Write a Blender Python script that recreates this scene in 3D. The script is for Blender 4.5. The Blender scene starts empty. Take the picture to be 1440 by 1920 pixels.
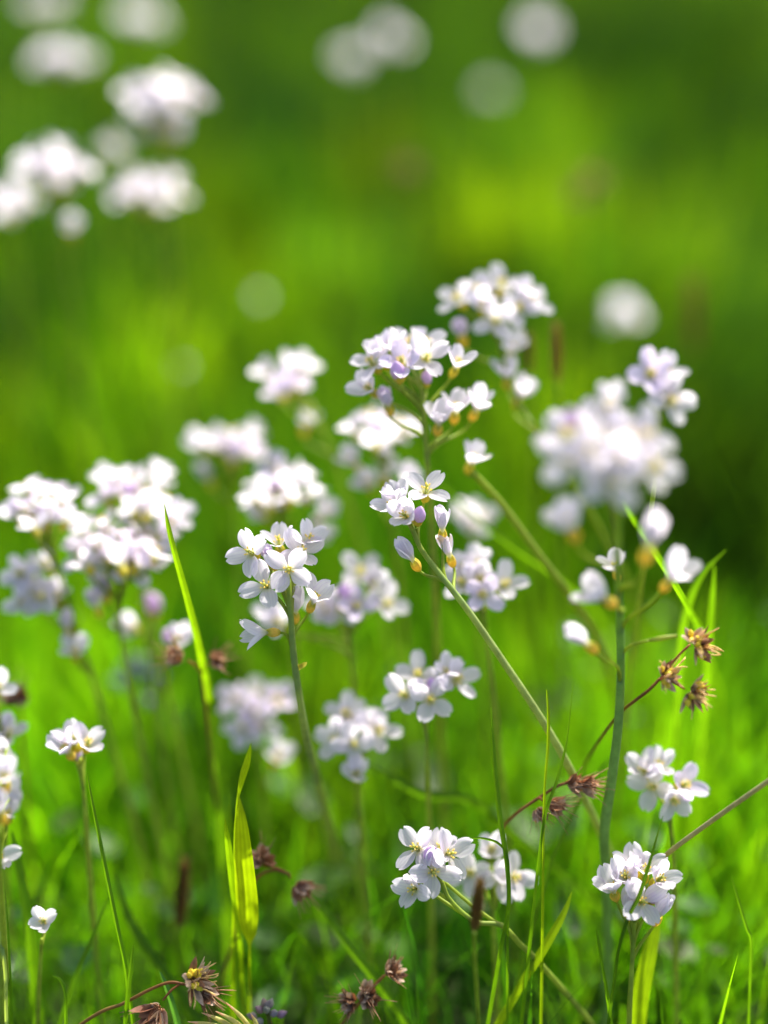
import bpy, math, random
import numpy as np
from mathutils import Vector, Quaternion, Matrix, noise

# ------------------------------------------------------------------ camera, sky, sun, exposure
SC = bpy.context.scene
COL = SC.collection
CAM_H, PITCH, LENS, SENS, FSTOP, FOCUS = 0.45, math.radians(27), 50.0, 36.0, 1.62, 0.486
cam_data = bpy.data.cameras.new("camera")
cam = bpy.data.objects.new("camera", cam_data)
COL.objects.link(cam)
cam.location = (0, 0, CAM_H)
cam.rotation_euler = (math.pi / 2 - PITCH, 0, 0)
cam_data.sensor_fit = 'VERTICAL'
cam_data.sensor_height = SENS
cam_data.lens = LENS
cam_data.clip_start = 0.005
cam_data.clip_end = 500
cam_data.dof.use_dof = True
cam_data.dof.focus_distance = FOCUS
cam_data.dof.aperture_fstop = FSTOP
SC.camera = cam

SUN_EL, SUN_AZ = math.radians(48), math.radians(30)      # behind the flowers, a little to the right
world = bpy.data.worlds.new("World")
SC.world = world
world.use_nodes = True
wn = world.node_tree
sky = wn.nodes.new("ShaderNodeTexSky")
sky.sky_type = 'NISHITA'
sky.sun_disc = False
sky.air_density = 0.9
sky.dust_density = 4.0
sky.ozone_density = 0.6
sky.sun_elevation = SUN_EL
sky.sun_rotation = SUN_AZ
wn.links.new(sky.outputs[0], wn.nodes["Background"].inputs[0])
wn.nodes["Background"].inputs[1].default_value = 0.15
sun_data = bpy.data.lights.new("sun", 'SUN')
sun_data.energy = 4.6
sun_data.angle = math.radians(0.5)
sun_data.color = (1.0, 0.95, 0.86)
sun = bpy.data.objects.new("sun", sun_data)
COL.objects.link(sun)
sd = Vector((math.sin(SUN_AZ) * math.cos(SUN_EL), math.cos(SUN_AZ) * math.cos(SUN_EL), math.sin(SUN_EL)))
sun.rotation_euler = sd.to_track_quat('Z', 'Y').to_euler()
sun.location = sd * 5
SC.view_settings.view_transform = 'Standard'
SC.view_settings.look = 'None'
SC.view_settings.exposure = 1.17
SC.view_settings.gamma = 1
SC.cycles.use_denoising = True
SC.cycles.max_bounces = 8
SC.cycles.diffuse_bounces = 5
SC.cycles.transmission_bounces = 6
SC.cycles.sample_clamp_indirect = 6

R = random.Random(11)

# ------------------------------------------------------------------ where things stand
CF = Vector((0, math.cos(PITCH), -math.sin(PITCH)))
CU = Vector((0, math.sin(PITCH), math.cos(PITCH)))
CR = Vector((1, 0, 0))
CC = Vector((0, 0, CAM_H))
KPX = SENS / LENS / 1920


def at(px, py, d=FOCUS):
    return CC + CF * d + CR * ((px - 720) * KPX * d) + CU * ((960 - py) * KPX * d)


def row_of(p):
    v = p - CC
    return 960 - v.dot(CU) / v.dot(CF) / KPX


def ground_at(px, py, z=0.0):
    v = CF + CR * ((px - 720) * KPX) + CU * ((960 - py) * KPX)
    t = (z - CAM_H) / v.z
    return CC + v * t


# ------------------------------------------------------------------ mesh helpers
class MB:
    def __init__(self):
        self.v, self.f, self.t, self.uv = [], [], [], []

    def add(self, vs, fs, tint=(1, 1, 1), uvs=None):
        o = len(self.v)
        self.v += [tuple(p) for p in vs]
        self.f += [tuple(i + o for i in q) for q in fs]
        if isinstance(tint, list):
            self.t += tint
        else:
            self.t += [tint] * len(vs)
        self.uv += uvs if uvs else [(0, 0)] * len(vs)

    def tube(self, pts, radii, sides=8, tint=(1, 1, 1), cap=True):
        n = len(pts)
        vs, fs, ref = [], [], None
        tl = isinstance(tint, list)
        tints = []
        for i, p in enumerate(pts):
            t = (pts[min(i + 1, n - 1)] - pts[max(i - 1, 0)]).normalized()
            if ref is None:
                ref = t.orthogonal().normalized()
            ref = (ref - t * ref.dot(t)).normalized()
            b = t.cross(ref)
            r = radii[i] if isinstance(radii, (list, tuple)) else radii
            for k in range(sides):
                a = 2 * math.pi * k / sides
                vs.append(p + (ref * math.cos(a) + b * math.sin(a)) * r)
                tints.append(tint[i] if tl else tint)
        for i in range(n - 1):
            for k in range(sides):
                k2 = (k + 1) % sides
                fs.append((i * sides + k, i * sides + k2, (i + 1) * sides + k2, (i + 1) * sides + k))
        if cap:
            fs.append(tuple(range(sides))[::-1])
            fs.append(tuple((n - 1) * sides + k for k in range(sides)))
        self.add(vs, fs, tints)

    def blob(self, c, axis, length, rad, seg=8, rings=6, tint=(1, 1, 1), power=1.0):
        """an ovoid along an axis, its widest place shifted by power"""
        q = Vector(axis).to_track_quat('Z', 'Y')
        vs, fs = [], []
        for i in range(rings + 1):
            s = i / rings
            r = max(math.sin(math.pi * s ** power), 0.04) * rad
            for k in range(seg):
                a = 2 * math.pi * k / seg
                vs.append(Vector(c) + q @ Vector((r * math.cos(a), r * math.sin(a), (s - 0.5) * length)))
        for i in range(rings):
            for k in range(seg):
                k2 = (k + 1) % seg
                fs.append((i * seg + k, i * seg + k2, (i + 1) * seg + k2, (i + 1) * seg + k))
        fs.append(tuple(range(seg))[::-1])
        fs.append(tuple(rings * seg + k for k in range(seg)))
        self.add(vs, fs, tint)

    def scale_leaf(self, base, direction, up, length, width, tint, tip=None, cup=0.35, rows=5):
        """a small pointed, hollowed bract"""
        d = Vector(direction).normalized()
        s = d.cross(Vector(up))
        if s.length < 1e-4:
            s = d.orthogonal()
        s.normalize()
        n = s.cross(d)
        vs, fs, ts = [], [], []
        for i in range(rows + 1):
            u = i / rows
            hw = width * (math.sin(math.pi * min(0.12 + u * 0.88, 1.0)) ** 0.8 + 0.02)
            for j in (-1, 0, 1):
                vs.append(base + d * (u * length) + s * (hw * j) + n * (cup * hw * (abs(j) - 0.6) + 0.12 * length * u * u))
                c = tint if tip is None else tuple(a + (b - a) * max(abs(j) * 0.7, u ** 2) for a, b in zip(tint, tip))
                ts.append(c)
        for i in range(rows):
            for j in range(2):
                a = i * 3 + j
                fs.append((a, a + 1, a + 4, a + 3))
        self.add(vs, fs, ts)

    def mesh(self, name, m, inv=None):
        me = bpy.data.meshes.new(name)
        vs = self.v if inv is None else [tuple(inv @ Vector(p)) for p in self.v]
        me.from_pydata(vs, [], self.f)
        at_ = me.color_attributes.new("tint", 'FLOAT_COLOR', 'POINT')
        at_.data.foreach_set("color", np.hstack([np.array(self.t, dtype=np.float32), np.ones((len(self.t), 1), np.float32)]).ravel())
        uvl = me.uv_layers.new(name="UVMap")
        li = np.empty(len(me.loops), dtype=np.int32)
        me.loops.foreach_get("vertex_index", li)
        uvl.data.foreach_set("uv", np.array(self.uv, dtype=np.float32)[li].ravel())
        me.polygons.foreach_set("use_smooth", [True] * len(me.polygons))
        me.materials.append(m)
        me.update()
        return me

    def build(self, name, m, parent=None, inv=None):
        return link(name, self.mesh(name, m, inv), parent)


def link(name, data, parent=None):
    o = bpy.data.objects.new(name, data)
    COL.objects.link(o)
    if parent is not None:
        o.parent = parent
    return o


def tag(o, label=None, cat=None, group=None, kind=None):
    for k, v in (('label', label), ('category', cat), ('group', group), ('kind', kind)):
        if v:
            o[k] = v
    return o


def thing(name, loc, label, cat, group=None):
    o = link(name, None)
    o.location = loc
    return tag(o, label, cat, group)


def catmull(P, n=10):
    P = [Vector(p) for p in P]
    if len(P) < 2:
        return P
    Q = [P[0] * 2 - P[1]] + P + [P[-1] * 2 - P[-2]]
    out = []
    for i in range(1, len(Q) - 2):
        a, b, c, d = Q[i - 1], Q[i], Q[i + 1], Q[i + 2]
        for k in range(n):
            t = k / n
            out.append(0.5 * ((2 * b) + (c - a) * t + (2 * a - 5 * b + 4 * c - d) * t * t + (3 * b - a - 3 * c + d) * t ** 3))
    out.append(P[-1])
    return out


def to_ground(P, spread=0.55):
    """carries a stem's last stretch on down into the soil"""
    a, b = P[-2], P[-1]
    t = (b - a).normalized()
    k = min(b.z / max(-t.z, 0.05), 1.6 * b.z)
    mid = Vector((b.x + t.x * k * 0.42, b.y + t.y * k * 0.42, b.z * 0.5))
    base = Vector((b.x + t.x * k * 0.7 * (0.5 + spread), b.y + t.y * k * 0.7 * (0.5 + spread), -0.004))
    return P + [mid, base]


# ------------------------------------------------------------------ materials
def nodes_of(name):
    m = bpy.data.materials.new(name)
    m.use_nodes = True
    nt = m.node_tree
    nt.nodes.clear()
    return m, nt, nt.nodes, nt.links


def plant_mat(name, through=0.5, through_mul=(1.9, 1.75, 0.55), rough=0.42, spec=0.4, streak=120.0):
    """thin leaf tissue: its own colour comes from the mesh, light passes through it"""
    m, nt, N, L = nodes_of(name)
    a = N.new("ShaderNodeAttribute"); a.attribute_name = "tint"
    tc = N.new("ShaderNodeTexCoord")
    nz = N.new("ShaderNodeTexNoise"); nz.inputs["Scale"].default_value = streak; nz.inputs["Detail"].default_value = 3
    L.new(tc.outputs["Object"], nz.inputs["Vector"])
    mr = N.new("ShaderNodeMapRange"); mr.inputs[1].default_value = 0.25; mr.inputs[2].default_value = 0.75
    mr.inputs[3].default_value = 0.78; mr.inputs[4].default_value = 1.22
    L.new(nz.outputs[0], mr.inputs[0])
    mx = N.new("ShaderNodeVectorMath"); mx.operation = 'SCALE'
    L.new(a.outputs["Color"], mx.inputs[0]); L.new(mr.outputs[0], mx.inputs["Scale"])
    p = N.new("ShaderNodeBsdfPrincipled")
    L.new(mx.outputs[0], p.inputs["Base Color"])
    p.inputs["Roughness"].default_value = rough
    p.inputs["Specular IOR Level"].default_value = spec
    tm = N.new("ShaderNodeVectorMath"); tm.operation = 'MULTIPLY'
    L.new(mx.outputs[0], tm.inputs[0]); tm.inputs[1].default_value = through_mul
    tr = N.new("ShaderNodeBsdfTranslucent")
    L.new(tm.outputs[0], tr.inputs["Color"])
    ms = N.new("ShaderNodeMixShader"); ms.inputs[0].default_value = through
    L.new(p.outputs[0], ms.inputs[1]); L.new(tr.outputs[0], ms.inputs[2])
    o = N.new("ShaderNodeOutputMaterial"); L.new(ms.outputs[0], o.inputs[0])
    return m


def petal_mat(name, base, vein, through=0.42):
    m, nt, N, L = nodes_of(name)
    uv = N.new("ShaderNodeUVMap"); uv.uv_map = "UVMap"
    sep = N.new("ShaderNodeSeparateXYZ"); L.new(uv.outputs[0], sep.inputs[0])
    nz = N.new("ShaderNodeTexNoise"); nz.inputs["Scale"].default_value = 5.0
    L.new(uv.outputs[0], nz.inputs["Vector"])
    ad = N.new("ShaderNodeMath"); ad.operation = 'MULTIPLY_ADD'; ad.inputs[1].default_value = 0.12
    L.new(nz.outputs[0], ad.inputs[0]); L.new(sep.outputs[0], ad.inputs[2])
    ml = N.new("ShaderNodeMath"); ml.operation = 'MULTIPLY'; ml.inputs[1].default_value = 34.0
    L.new(ad.outputs[0], ml.inputs[0])
    sn = N.new("ShaderNodeMath"); sn.operation = 'SINE'; L.new(ml.outputs[0], sn.inputs[0])
    pw = N.new("ShaderNodeMapRange"); pw.inputs[1].default_value = 0.35; pw.inputs[2].default_value = 1.0
    pw.inputs[3].default_value = 0.0; pw.inputs[4].default_value = 0.55
    L.new(sn.outputs[0], pw.inputs[0])
    mc = N.new("ShaderNodeMix"); mc.data_type = 'RGBA'
    mc.inputs[6].default_value = (*base, 1); mc.inputs[7].default_value = (*vein, 1)
    L.new(pw.outputs[0], mc.inputs[0])
    # greenish yellow claw at the throat
    cl = N.new("ShaderNodeMapRange"); cl.inputs[1].default_value = 0.22; cl.inputs[2].default_value = 0.42
    cl.inputs[3].default_value = 0.8; cl.inputs[4].default_value = 0.0
    L.new(sep.outputs[1], cl.inputs[0])
    mc2 = N.new("ShaderNodeMix"); mc2.data_type = 'RGBA'
    L.new(cl.outputs[0], mc2.inputs[0]); L.new(mc.outputs[2], mc2.inputs[6]); mc2.inputs[7].default_value = (0.72, 0.74, 0.38, 1)
    p = N.new("ShaderNodeBsdfPrincipled")
    L.new(mc2.outputs[2], p.inputs["Base Color"])
    p.inputs["Roughness"].default_value = 0.6
    p.inputs["Specular IOR Level"].default_value = 0.2
    bp = N.new("ShaderNodeBump"); bp.inputs["Strength"].default_value = 0.15; bp.inputs["Distance"].default_value = 0.0003
    L.new(sn.outputs[0], bp.inputs["Height"]); L.new(bp.outputs[0], p.inputs["Normal"])
    tr = N.new("ShaderNodeBsdfTranslucent")
    L.new(mc2.outputs[2], tr.inputs["Color"])
    ms = N.new("ShaderNodeMixShader"); ms.inputs[0].default_value = through
    L.new(p.outputs[0], ms.inputs[1]); L.new(tr.outputs[0], ms.inputs[2])
    o = N.new("ShaderNodeOutputMaterial"); L.new(ms.outputs[0], o.inputs[0])
    return m


def soil_mat():
    m, nt, N, L = nodes_of("soil")
    tc = N.new("ShaderNodeTexCoord")
    nz = N.new("ShaderNodeTexNoise"); nz.inputs["Scale"].default_value = 30; nz.inputs["Detail"].default_value = 8
    L.new(tc.outputs["Object"], nz.inputs["Vector"])
    cr = N.new("ShaderNodeValToRGB")
    cr.color_ramp.elements[0].position = 0.3; cr.color_ramp.elements[0].color = (0.02, 0.03, 0.006, 1)
    cr.color_ramp.elements[1].position = 0.7; cr.color_ramp.elements[1].color = (0.05, 0.09, 0.014, 1)
    L.new(nz.outputs[0], cr.inputs[0])
    p = N.new("ShaderNodeBsdfPrincipled"); p.inputs["Roughness"].default_value = 0.95
    L.new(cr.outputs[0], p.inputs["Base Color"])
    bp = N.new("ShaderNodeBump"); bp.inputs["Strength"].default_value = 0.8; bp.inputs["Distance"].default_value = 0.01
    L.new(nz.outputs[0], bp.inputs["Height"]); L.new(bp.outputs[0], p.inputs["Normal"])
    o = N.new("ShaderNodeOutputMaterial"); L.new(p.outputs[0], o.inputs[0])
    return m


M_LEAF = plant_mat("grass_leaf", 0.66, (1.98, 2.05, 0.4), 0.5, 0.25)
M_COVER = plant_mat("herb_leaf", 0.45, (2.0, 1.8, 0.4), rough=0.45, spec=0.22, streak=200)
M_STEM = plant_mat("green_stem", 0.4, through_mul=(1.7, 1.5, 0.6), rough=0.5, spec=0.25, streak=300)
M_CALYX = plant_mat("calyx", 0.5, through_mul=(1.5, 1.35, 0.8), rough=0.5, spec=0.3, streak=600)
M_DRY = plant_mat("dry_bract", 0.3, through_mul=(1.5, 1.2, 0.8), rough=0.6, spec=0.3, streak=900)
M_PETAL = petal_mat("petal_white", (0.80, 0.76, 0.82), (0.68, 0.60, 0.76), 0.64)
M_PETAL_LILAC = petal_mat("petal_lilac", (0.78, 0.69, 0.83), (0.64, 0.50, 0.74))
M_BUD = petal_mat("bud_lilac", (0.74, 0.55, 0.80), (0.62, 0.42, 0.72))
M_SOIL = soil_mat()

# ------------------------------------------------------------------ cuckooflower parts
G_STEM, G_PED = (0.24, 0.34, 0.05), (0.26, 0.35, 0.03)
G_STEM_BLUE = (0.18, 0.32, 0.10)


def corolla_mesh(name, openness, seed, m, length=0.0122, width=0.0031, npet=4):
    """four notched petals on narrow claws; openness is each petal's final angle from the axis"""
    rr = random.Random(seed)
    b = MB()
    for k in range(npet):
        ang = math.pi / 2 * k + rr.uniform(-0.16, 0.16)
        op = math.radians(openness + rr.uniform(-14, 14))
        L_ = length * rr.uniform(0.93, 1.06)
        W = width * rr.uniform(0.92, 1.1)
        curl = rr.uniform(-0.25, 0.4)
        er = Vector((math.cos(ang), math.sin(ang), 0))
        et = Vector((-math.sin(ang), math.cos(ang), 0))
        twist = rr.uniform(-0.25, 0.25)
        wav = rr.uniform(0, 6)
        notch = rr.uniform(0.05, 0.14)
        rows, cols = 13, 8
        vs, fs, uvs = [], [], []
        r, z, su = 0.0005, -0.003, 0.0
        for i in range(rows + 1):
            u = 1 - (1 - i / rows) ** 1.35
            du = u - su
            su = u
            k1 = min(max((u - 0.14) / 0.3, 0), 1)
            th = 0.08 + (op - 0.08) * (k1 * k1 * (3 - 2 * k1)) + curl * max(u - 0.6, 0)
            r += math.sin(th) * du * L_
            z += math.cos(th) * du * L_
            nrm = er * -math.cos(th) + Vector((0, 0, math.sin(th)))
            dirn = er * math.sin(th) + Vector((0, 0, math.cos(th)))
            lim = min(max((u - 0.16) / 0.42, 0), 1)
            hw = 0.00055 + (W - 0.00055) * (lim * lim * (3 - 2 * lim))
            if u > 0.62:
                t = (u - 0.62) / 0.38
                hw *= max((1 - t ** 2.5) ** 0.5, 0.26)
            for j in range(cols + 1):
                v = -1 + 2 * j / cols
                inn = notch * (1 - abs(v)) ** 1.6 * max(u - 0.75, 0) * 4 * L_
                lift = hw * (0.30 * v * v + twist * v) + 0.00022 * math.sin(wav + v * 3.2 + u * 5) * u
                vs.append(er * r + Vector((0, 0, z)) + et * (hw * v) + nrm * lift - dirn * inn)
                uvs.append((v * 0.5 * (0.35 + 0.65 * lim) + 0.5 + k, u))
        for i in range(rows):
            for j in range(cols):
                a = i * (cols + 1) + j
                fs.append((a, a + 1, a + cols + 2, a + cols + 1))
        b.add(vs, fs, uvs=uvs)
    return b.mesh(name, m)


def calyx_mesh(name, warm):
    """four sepals closed into a little cup, orange where it is ripe"""
    b = MB()
    rings, seg = 9, 16
    vs, fs, ts = [], [], []
    green, gold = (0.45, 0.45, 0.06), ((0.72, 0.54, 0.10) if warm else (0.56, 0.50, 0.06))
    for i in range(rings + 1):
        s = i / rings
        r0 = 0.0017 * (math.sin(math.pi * (0.10 + 0.72 * s)) ** 0.75) + 0.0001
        for k in range(seg):
            a = 2 * math.pi * k / seg
            lobe = 1 + 0.10 * math.cos(4 * a)
            tipz = 0.0007 * max(math.cos(4 * a), -0.6) * (s ** 3)
            vs.append(Vector((r0 * lobe * math.cos(a), r0 * lobe * math.sin(a), -0.0052 + 0.0046 * s + tipz)))
            w = math.sin(math.pi * min(s * 1.1, 1))
            ts.append(tuple(g + (o - g) * w for g, o in zip(green, gold)))
    for i in range(rings):
        for k in range(seg):
            k2 = (k + 1) % seg
            fs.append((i * seg + k, i * seg + k2, (i + 1) * seg + k2, (i + 1) * seg + k))
    fs.append(tuple(range(seg))[::-1])
    b.add(vs, fs, ts)
    return b.mesh(name, M_CALYX)


def stamens_mesh(name, spread):
    b = MB()
    rr = random.Random(5)
    for k in range(6):
        a = k * math.pi / 3 + 0.2
        h = 0.0034 if k % 3 else 0.0022
        r = spread * (1.1 if k % 3 else 1.6)
        p0 = Vector((0.0003 * math.cos(a), 0.0003 * math.sin(a), -0.003))
        p1 = Vector((r * 0.6 * math.cos(a), r * 0.6 * math.sin(a), h * 0.4))
        p2 = Vector((r * math.cos(a), r * math.sin(a), h))
        b.tube(catmull([p0, p1, p2], 4), 0.00013, 5, (0.75, 0.78, 0.55))
        b.blob(p2, Vector((math.cos(a), math.sin(a), 1.2)), 0.0013, 0.00036, 6, 5, (0.80, 0.70, 0.25))
    b.tube([Vector((0, 0, -0.003)), Vector((0, 0, 0.0015)), Vector((0, 0, 0.0036))], [0.0005, 0.0006, 0.0004], 7, (0.42, 0.5, 0.1))
    b.blob(Vector((0, 0, 0.0038)), (0, 0, 1), 0.0009, 0.0006, 8, 4, (0.55, 0.58, 0.15))
    return b.mesh(name, M_CALYX)


def bud_mesh(name, m):
    b = MB()
    vs, fs = [], []
    rings, seg = 8, 12
    for i in range(rings + 1):
        s = i / rings
        r = 0.0021 * math.sin(math.pi * (0.2 + 0.78 * s)) ** 0.8
        for k in range(seg):
            a = 2 * math.pi * k / seg + s * 0.6
            rr_ = r * (1 + 0.10 * math.cos(2 * a))
            vs.append(Vector((rr_ * math.cos(a), rr_ * math.sin(a), -0.002 + 0.0056 * s)))
    for i in range(rings):
        for k in range(seg):
            k2 = (k + 1) % seg
            fs.append((i * seg + k, i * seg + k2, (i + 1) * seg + k2, (i + 1) * seg + k))
    fs.append(tuple(rings * seg + k for k in range(seg)))
    b.add(vs, fs, uvs=[(0.5 + 0.5 * math.sin(i), 0.6) for i in range(len(vs))])
    return b.mesh(name, m)


COR = {
    'open': [corolla_mesh("flower", 66, 100 + i, M_PETAL) for i in range(6)],
    'cup': [corolla_mesh("flower", 45, 200 + i, M_PETAL) for i in range(5)],
    'half': [corolla_mesh("flower", 27, 300 + i, M_PETAL, 0.0130, 0.0033) for i in range(4)],
    'tube': [corolla_mesh("flower", 9, 400 + i, M_PETAL, 0.0128, 0.0027) for i in range(3)],
    'lilac': [corolla_mesh("flower", 58, 500 + i, M_PETAL_LILAC) for i in range(3)],
    'lilactube': [corolla_mesh("flower", 12, 600 + i, M_PETAL_LILAC, 0.0105, 0.0032) for i in range(2)],
}
CAL = [calyx_mesh("calyx", True), calyx_mesh("calyx", False)]
STA = stamens_mesh("stamens", 0.0011)
BUD = bud_mesh("flower_bud", M_BUD)


pb = MB()
pb.tube([Vector((0, 0, -0.005)), Vector((0, 0, -0.001)), Vector((.0002, 0, 0.004))], [0.0005, 0.0009, 0.0004], 8, (0.3, 0.36, 0.06))
POD = pb.mesh('seed_pod', M_STEM)


def bezier(a, b, c, d, n=10):
    return [a * (1 - t) ** 3 + b * 3 * t * (1 - t) ** 2 + c * 3 * t * t * (1 - t) + d * t ** 3 for t in (i / n for i in range(n + 1))]


def add_flower(plant, base, stem, kind, p, face, attach_row=None, size=1.0, warm=None, roll=None):
    """one flower on its stalk: the petals, and under them calyx, stamens and pedicel"""
    face = Vector(face).normalized()
    size *= 0.94
    p = p - face * size * {'bud': 0.001, 'bare': 0.0, 'tube': 0.004, 'lilactube': 0.0038, 'half': 0.004}.get(kind, 0.0025)
    q = face.to_track_quat('Z', 'Y') @ Quaternion((0, 0, 1), R.uniform(0, 6.28) if roll is None else roll)
    bud = kind == 'bud'
    bare = kind == 'bare'
    o = link('flower_bud' if bud else 'seed_pod' if bare else 'flower', BUD if bud else POD if bare else R.choice(COR[kind]), plant)
    o.location = p - base
    o.rotation_mode = 'QUATERNION'
    o.rotation_quaternion = q
    o.scale = (size,) * 3
    mat = Matrix.Translation(p) @ q.to_matrix().to_4x4() @ Matrix.Scale(size, 4)
    if warm is None:
        warm = kind in ('tube', 'half', 'lilactube')
    c = None if bare else link('calyx', CAL[0 if warm else 1], o)
    if bud:
        c.scale = (0.95, 0.95, 0.75)
    if kind in ('open', 'cup', 'half', 'lilac'):
        link('stamens', STA, o)
    # the stalk
    foot = p - face * 0.0050 * size
    row = attach_row if attach_row else row_of(p) + R.uniform(55, 110) * FOCUS / max((p - CC).dot(CF), 0.3)
    s, up = stem[0], Vector((0, 0, 1))
    best = 1e9
    for i, x in enumerate(stem):
        e = abs(row_of(x) - row)
        if e < best:
            best, s = e, x
            up = (stem[max(i - 1, 0)] - stem[min(i + 1, len(stem) - 1)]).normalized()
    gap = (foot - s).length
    path = bezier(s, s + (up * 0.55 + (foot - s).normalized() * 0.45) * gap * 0.4, foot - face * min(gap * 0.35, 0.012), foot)
    b = MB()
    b.tube(path, [0.00075 - 0.0003 * i / 10 for i in range(11)], 7, G_PED)
    b.build('pedicel', M_STEM, o, mat.inverted())
    return o


def stem_of(plant, base, pts, r0, r1, tint, seed=0):
    b = MB()
    n = len(pts)
    rad = [r0 + (r1 - r0) * min(1, (i / n) * 1.6) for i in range(n)]
    low = tuple(c * f for c, f in zip(tint, (1.0, 0.95, 0.9)))
    b.tube([p - base for p in pts], rad, 10, [tuple(G_PED[k] + (tint[k] - G_PED[k]) * min(1, 3.0 * i / n) if i < n / 3 else low[k] for k in range(3)) for i in range(n)])
    return b.build('stem', M_STEM, plant)


GROUP = 'cuckooflowers in the meadow'


def cuckooflower(label, stem, flowers=(), head=None, fs=1.0, r=(0.0006, 0.0011), tint=G_STEM, spread=0.55, leaf_rows=()):
    """stem: (px, row, depth) from the top down; flowers: (kind, px, row, (x, towards, up), depth change in mm, attach row)"""
    P = [at(*s) for s in stem]
    pts = catmull(to_ground(P, spread), 12)
    base = pts[-1].copy()
    plant = thing('cuckooflower', base, label, 'wildflower', GROUP)
    stem_of(plant, base, pts, r[0], r[1], tint)
    d0 = stem[0][2]
    for f in flowers:
        kind, px, py, (fx, ft, fu) = f[:4]
        dd = f[4] * 0.001 if len(f) > 4 else 0.0
        row = f[5] if len(f) > 5 else None
        sz = (f[6] if len(f) > 6 else 1.0) * fs
        add_flower(plant, base, pts, kind, at(px, py, d0 + dd), (fx, -ft, fu), row, sz)
    if head:
        cx, cy, rx, ry, n, lil = head
        nb = 1 if n > 5 else 0
        for i in range(n):
            rr = math.sqrt((i + 0.35) / n)
            a = i * 2.39996 + R.uniform(-0.3, 0.3)
            dx, dy = rr * math.cos(a), rr * math.sin(a)
            k = R.random()
            kind = 'lilac' if k < lil else ('open' if k < 0.55 else 'cup' if k < 0.86 else 'half')
            add_flower(plant, base, pts, kind, at(cx + dx * rx, cy + dy * ry, d0 + (-dy * 0.011 + R.uniform(-0.004, 0.004))),
                       (dx * 0.9 + R.uniform(-.3, .3), 0.55 + dy * 0.6 + R.uniform(-.3, .3), 0.85 - 0.4 * max(dy, 0)), None, R.uniform(0.85, 1.1))
        for i in range(nb):
            add_flower(plant, base, pts, 'bud', at(cx + R.uniform(-.3, .3) * rx, cy + R.uniform(-.2, .4) * ry, d0 - 0.004), (R.uniform(-.4, .4), 0.2, 1), None, 1.0)
    for (py, side) in leaf_rows:
        s = min(pts, key=lambda x: abs(row_of(x) - py))
        b = MB()
        dirn = Vector((side, -0.2, 0.9)).normalized()
        for k in range(3):
            b.scale_leaf(s - base + dirn * 0.0012 * k, dirn + Vector((side * 0.4 * (k - 1), 0.1, 0.2)), Vector((0, -1, 0)), 0.004, 0.0009, (0.45, 0.45, 0.08))
        b.build('stem_leaf', M_CALYX, plant)
    return plant


# ------------------------------------------------------------------ the ground
gb = MB()
n = 90
ext = 60.0
def warp(t):
    return math.copysign(abs(t) ** 3, t) * ext
gv, gf = [], []
for i in range(n + 1):
    for j in range(n + 1):
        x, y = warp(-1 + 2 * j / n), warp(-1 + 2 * i / n) + 1.0
        z = 0.0 if math.hypot(x, y) < 5 else 0.25 * noise.noise(Vector((x * 0.08, y * 0.08, 3))) * min((math.hypot(x, y) - 5) / 10, 1)
        gv.append((x, y, z + 0.004 * noise.noise(Vector((x * 9, y * 9, 0))) - 0.004))
for i in range(n):
    for j in range(n):
        a = i * (n + 1) + j
        gf.append((a, a + 1, a + n + 2, a + n + 1))
gb.add(gv, gf)
tag(gb.build('ground', M_SOIL), None, None, None, 'structure')

# ------------------------------------------------------------------ meadow grass (too many to count) and low herbs
rng = np.random.default_rng(4)


# spots where the grass tint turns paler, yellower or deeper green: (x, y, radius, colour factor)
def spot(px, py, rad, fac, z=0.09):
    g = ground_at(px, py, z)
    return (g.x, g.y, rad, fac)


TINT_SPOTS = [
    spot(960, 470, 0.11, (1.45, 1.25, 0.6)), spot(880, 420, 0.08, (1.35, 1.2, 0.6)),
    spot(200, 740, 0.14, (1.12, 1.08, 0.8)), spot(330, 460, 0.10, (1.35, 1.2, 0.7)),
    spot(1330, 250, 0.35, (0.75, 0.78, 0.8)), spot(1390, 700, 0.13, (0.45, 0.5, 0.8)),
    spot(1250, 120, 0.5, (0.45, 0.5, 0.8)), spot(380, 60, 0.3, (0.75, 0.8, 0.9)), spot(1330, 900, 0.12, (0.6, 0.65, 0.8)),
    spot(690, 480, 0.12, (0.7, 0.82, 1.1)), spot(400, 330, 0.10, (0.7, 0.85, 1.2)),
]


def grass_tints(x, y):
    out = np.empty((len(x), 3), np.float32)
    for i in range(len(x)):
        a = noise.noise(Vector((x[i] * 8, y[i] * 3.4, 1.3)))
        b = noise.noise(Vector((x[i] * 17 + 9, y[i] * 8, 4.1)))
        f = (1.0 + 0.95 * a + 0.55 * b) * (1.36 - 0.32 * min(max((y[i] - 0.54) / 0.14, 0), 1) - 0.36 * min(max((y[i] - 0.72) / 0.35, 0), 1) - 0.2 * min(max((y[i] - 1.2) / 1.2, 0), 1))  # light level put into the tint: brighter close by, darker far off
        c = Vector((max(0.054 * f + 0.022 * b + 0.008 * a, 0.015), max(0.136 * f, 0.04), 0.007))
        for cx, cy, rad, fac in TINT_SPOTS:
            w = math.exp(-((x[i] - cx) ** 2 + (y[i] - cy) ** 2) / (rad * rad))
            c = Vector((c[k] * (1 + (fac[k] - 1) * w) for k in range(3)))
        out[i] = c
    j = rng.uniform(0.72, 1.28, (len(x), 1)).astype(np.float32)
    h = rng.uniform(-0.2, 0.25, len(x)).astype(np.float32)
    out *= j
    out[:, 0] *= 1 + h
    return out


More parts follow.
